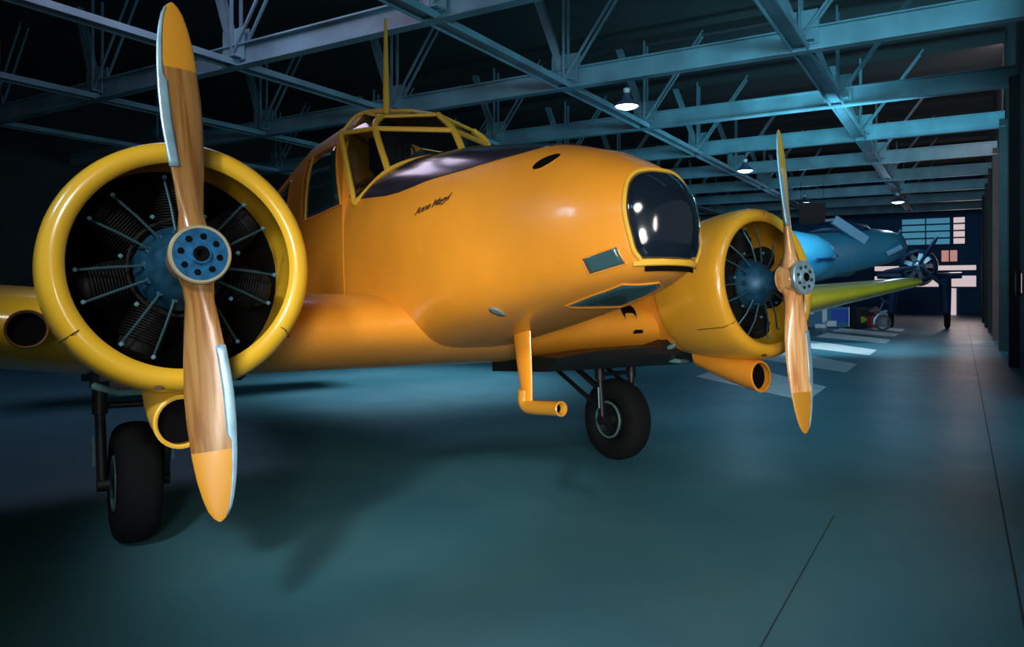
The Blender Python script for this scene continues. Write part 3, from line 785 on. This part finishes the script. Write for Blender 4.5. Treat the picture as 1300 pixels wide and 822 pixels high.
for s in (1, -1):
    b = MB(); b.loft([[V((s*x, y, zC_-.35+dz+x*.03)) for y, dz in ((.9-.0,0),(1.0,.10),(1.6,.14),(2.6,.02),(1.6,-.08),(1.0,-.08))] for x in (.3,.7,1.1,1.25)]); b.build('wing', M['navy'], Cc)
    b = MB(); b.loft([[V((s*(.75+k_*.1)+w*math.cos(2*PI*k/16), 1.0+w*1.9*math.sin(2*PI*k/16), z)) for k in range(16)] for z, w, k_ in ((zC_-.35,.20,0),(zC_-.9,.17,.3),(.75,.13,.6),(.38,.10,.8))]); lg = b.build('gear_leg', M['navy'], Cc)
    b = MB(); b.lathe([(-.07,.1),(-.09,.2),(-.05,.30),(.05,.30),(.09,.2),(.07,.1)], 28, (s*.83, 1.0, .30), axis='x', closed=True); b.build('tyre', M['tyre'], lg)

# display board
p = FM(1050, 417)
D_ = empty('display_board', 'low display board with a bright blue picture, under the yellow wing tip', 'display board', p, 0)
s_ = p.y/940
b = MB(); b.box((0,0,14*s_), (56*s_, .08, 26*s_), bev=.02); b.build('panel', M['bluep'], D_)
b = MB(); 
for dx, dz, w, h_ in ((16,16,22,16),): b.box((dx*s_, -.05, dz*s_), (w*s_, .02, h_*s_))
b.build('blue_picture', M['blue'], D_, False)
for dx, dz, w, h_ in ((-4,16,6,18),(-22,22,9,8),(4,6,14,7),(-9,3,14,5),(27,14,1.2,26)):
    b = MB(); b.box((dx*s_, -.06, dz*s_), (w*s_, .02, h_*s_)); b.build('white_caption_card', M['white'], D_, False)
b = MB()
for dx in (-26, 26): b.box((dx*s_, 0, .03), (.06, .5, .06))
b.build('foot', M['gearm'], D_, False)
# black trunk with yellow sticker
p = FM(1089, 418); s_ = p.y/940
p = p+V((.32,0,0))
T_ = empty('equipment_trunk', 'black equipment trunk with a yellow sticker, between the display board and the red cart', 'trunk', p+V((0,.4,0)), 0)
b = MB(); b.box((0,0,14*s_), (22*s_, .7, 26*s_), bev=.03); b.build('body', M['black'], T_)
b = MB(); b.box((5*s_, -.36, 12*s_), (11*s_, .01, 4*s_)); b.box((-3*s_, -.36, 12*s_), (5*s_, .01, 8*s_)); b.build('sticker', M['stick'], T_, False)
b = MB(); b.box((0,-.37,22*s_), (8*s_, .03, 2*s_), bev=.01); b.build('latch', M['gearm'], T_)
# red cart with spoked wheel
p = FM(1112, 420); s_ = p.y/940
K_ = empty('red_hand_cart', 'small red cart with one spoked wheel and mudguard, beside the black trunk', 'cart', p, 0)
b = MB(); b.box((-3*s_, .1, 11*s_), (8*s_, .4, 15*s_), bev=.03); b.build('body', M['red'], K_)
b = MB(); b.box((-1*s_, 0, 26*s_), (9*s_, .3, 9*s_), bev=.08); b.tube([(-8*s_,0,24*s_),(-3*s_,0,27*s_)], .05, 8); b.build('seat', mat('dusty_pink_leather', (.14,.07,.09), .6), K_)
b = MB(); b.lathe([(-.05,7.8*s_),(-.06,9*s_),(-.03,10.2*s_),(.03,10.2*s_),(.06,9*s_),(.05,7.8*s_)], 32, (7*s_, -.12, 10.3*s_), closed=True); w_ = b.build('tyre', mat('grey_tyre', (.07,.08,.09), .7), K_)
b = MB()
for k in range(8):
    a = PI*k/4; b.tube([(7*s_, -.12, 10.3*s_), (7*s_+math.cos(a)*7.9*s_, -.12, 10.3*s_+math.sin(a)*7.9*s_)], .012, 5)
b.tube([(7*s_,-.2,10.3*s_),(7*s_,0,10.3*s_)], .05, 8); b.build('spokes', M['silver'], w_)
b = MB(); b.tube([(7*s_+math.cos(a)*11.5*s_, -.12, 10.3*s_+math.sin(a)*11.5*s_) for a in [math.radians(60+12*i) for i in range(12)]], .05, 8); b.tube([(3*s_,-.12,23*s_),(12*s_,-.12,25*s_)], .05, 8); b.build('mudguard', M['silver'], K_)
b = MB(); b.tube([(2*s_,0,20*s_),(10*s_,0,38*s_),(6*s_,0,42*s_)], .05, 8); b.tube([(10*s_,0,38*s_),(16*s_,0,36*s_)], .05, 8); b.build('handlebar', M['navy'], K_)

# maroon banner hanging above the far propeller
p = at(1031, 271, 30.)
b = MB(); b.box((0,0,0), (34*30/940, .06, 27*30/940), bev=.02); o = b.build('maroon_banner', M['boardm'], None); o.location = p
tag(o, 'dark maroon banner hanging from the roof behind the far propeller', 'banner')
cdn = MB()
for dx in (-.45,.45): cdn.tube([(dx,0,.42),(dx,0,ZB-p.z-.2)], .012, 6)
cdn.build('hanging_wire', M['gearm'], o)

# pendant lamps
lamp(-5.8, 14.05, 5.38, 'bell-shaped pendant lamp above the yellow nose, nearest of the row', 60)
lamp(-5.8, 23.7, 5.38, 'small glowing pendant lamp above the far yellow engine, second of its row', 180)
lamp(-5.8, 34.0, 5.38, 'tiny pendant lamp above the maroon banner, third of its row', 250)
lamp(-2.2, 34.0, 5.2, 'tiny pendant lamp hanging above the blue bomber nose, right of the others', 250)

# ------------------------------------------------------------------ light
def area(loc, to, size, e, col, sy=None, spread=180):
    l = bpy.data.lights.new('window_light', 'AREA'); l.shape = 'RECTANGLE'; l.size = size; l.size_y = sy or size; l.energy = e; l.color = col; l.spread = math.radians(spread)
    o = bpy.data.objects.new('window_light', l); COL.objects.link(o); o.location = loc
    o.rotation_euler = (V(to)-V(loc)).to_track_quat('-Z', 'Y').to_euler(); return o
def spot(loc, to, e, col, ang, blend=.6, soft=.25):
    l = bpy.data.lights.new('display_spot', 'SPOT'); l.energy = e; l.color = col; l.spot_size = math.radians(ang); l.spot_blend = blend; l.shadow_soft_size = soft
    o = bpy.data.objects.new('display_spot', l); COL.objects.link(o); o.location = loc
    o.rotation_euler = (V(to)-V(loc)).to_track_quat('-Z', 'Y').to_euler(); return o
spot((-1.6, -2.2, 5.2), (-1.35, 3.4, 2.0), 1250, (1.0, 0.97, 0.93), 24, .5, .35)   # added key spot on the near engine
spot((-.6, -2.0, 5.4), (.8, 4.6, 1.6), 430, (1.0, 0.9, 0.8), 44, .8, .8)   # added unseen spot brightening the nose
spot((.4, -3.4, 1.3), (.4, 4.5, 1.5), 480, (1.0, 0.9, 0.8), 44, .8, 1.0)   # added low soft spot lifting the airplane belly
spot((2.6, -1.5, 3.0), (2.2, 5.5, 1.5), 720, (1.0, 0.9, 0.8), 36, .8, .8)   # added soft spot brightening the far engine
spot((.2, -2.8, 2.2), (.1, 5.7, 0), 2000, (1.0, 0.97, 0.93), 42, .9, .6)   # added low spot lighting the floor under the nose
spot((-1.5, 14, 6.0), (-1.8, 13.2, 0), 1800, (0.75, 0.92, 1.0), 62, .7, .8)   # added spot making the blue floor pool behind the airplane
area((-5, 11.7, 7.9), (-4.6, 11.7, 0), 3.4, 120, (0.85, 0.72, 1.0), 3.0)   # added unseen area light, mirrored in the anti-glare panel
area(H(-2.0, -3, 5.8), H(-3, 16, 7), 4, 12, (0.45, 0.85, 1.0), .8, 110)   # added cool fill along the roof steel
area(H(.6, 20, 4.6), H(-5, 30, 6.8), 10, 650, (0.25, 0.8, 1.0), 1.2)   # added blue fill for the far roof steel, not a window
area(H(.85, 26, 5.8), H(-1, 30, 6.5), .3, 420, (1.0, 0.62, 0.58), 40)   # added pinkish strip light along the right wall, tinting the beam ends
area(H(.4, 49, 4.0), H(-1, 35, 4.0), 2.0, 80, (1.0, 0.78, 0.76), 2.5)   # daylight from the far door
area((-5.2, 2.2, 4.6), (-1.45, 3.4, 2.6), .8, 6, (0.4, 0.75, 1.0), .8, 60)   # added cool side light for the sheen on the near blade
spot(H(-2.6, 8, 5.9), H(-3.2, 22, 7.), 900, (0.35, 0.8, 1.0), 70, 1., .6)   # added cool spot raking the far roof steel
area(H(3.2, 5, 4.6), H(-4, 17, 6.4), 5, 340, (0.3, 0.8, 1.0), 1.2, 120)   # added cool fill on the roof steel, from the added bay
spot(H(-4.6, 20, 5.9), H(-3.2, 22.5, 0), 1700, (0.7, 0.9, 1.0), 64, .9, .5)   # added spot brightening the floor stripes
w = bpy.data.worlds.new('world'); C.world = w; w.use_nodes = True
w.node_tree.nodes['Background'].inputs[0].default_value = (.10,.118,.125,1); w.node_tree.nodes['Background'].inputs[1].default_value = .8
C.view_settings.view_transform = 'Standard'; C.view_settings.look = 'None'; C.view_settings.exposure = 0; C.view_settings.gamma = 1; C.view_settings.use_curve_mapping = False
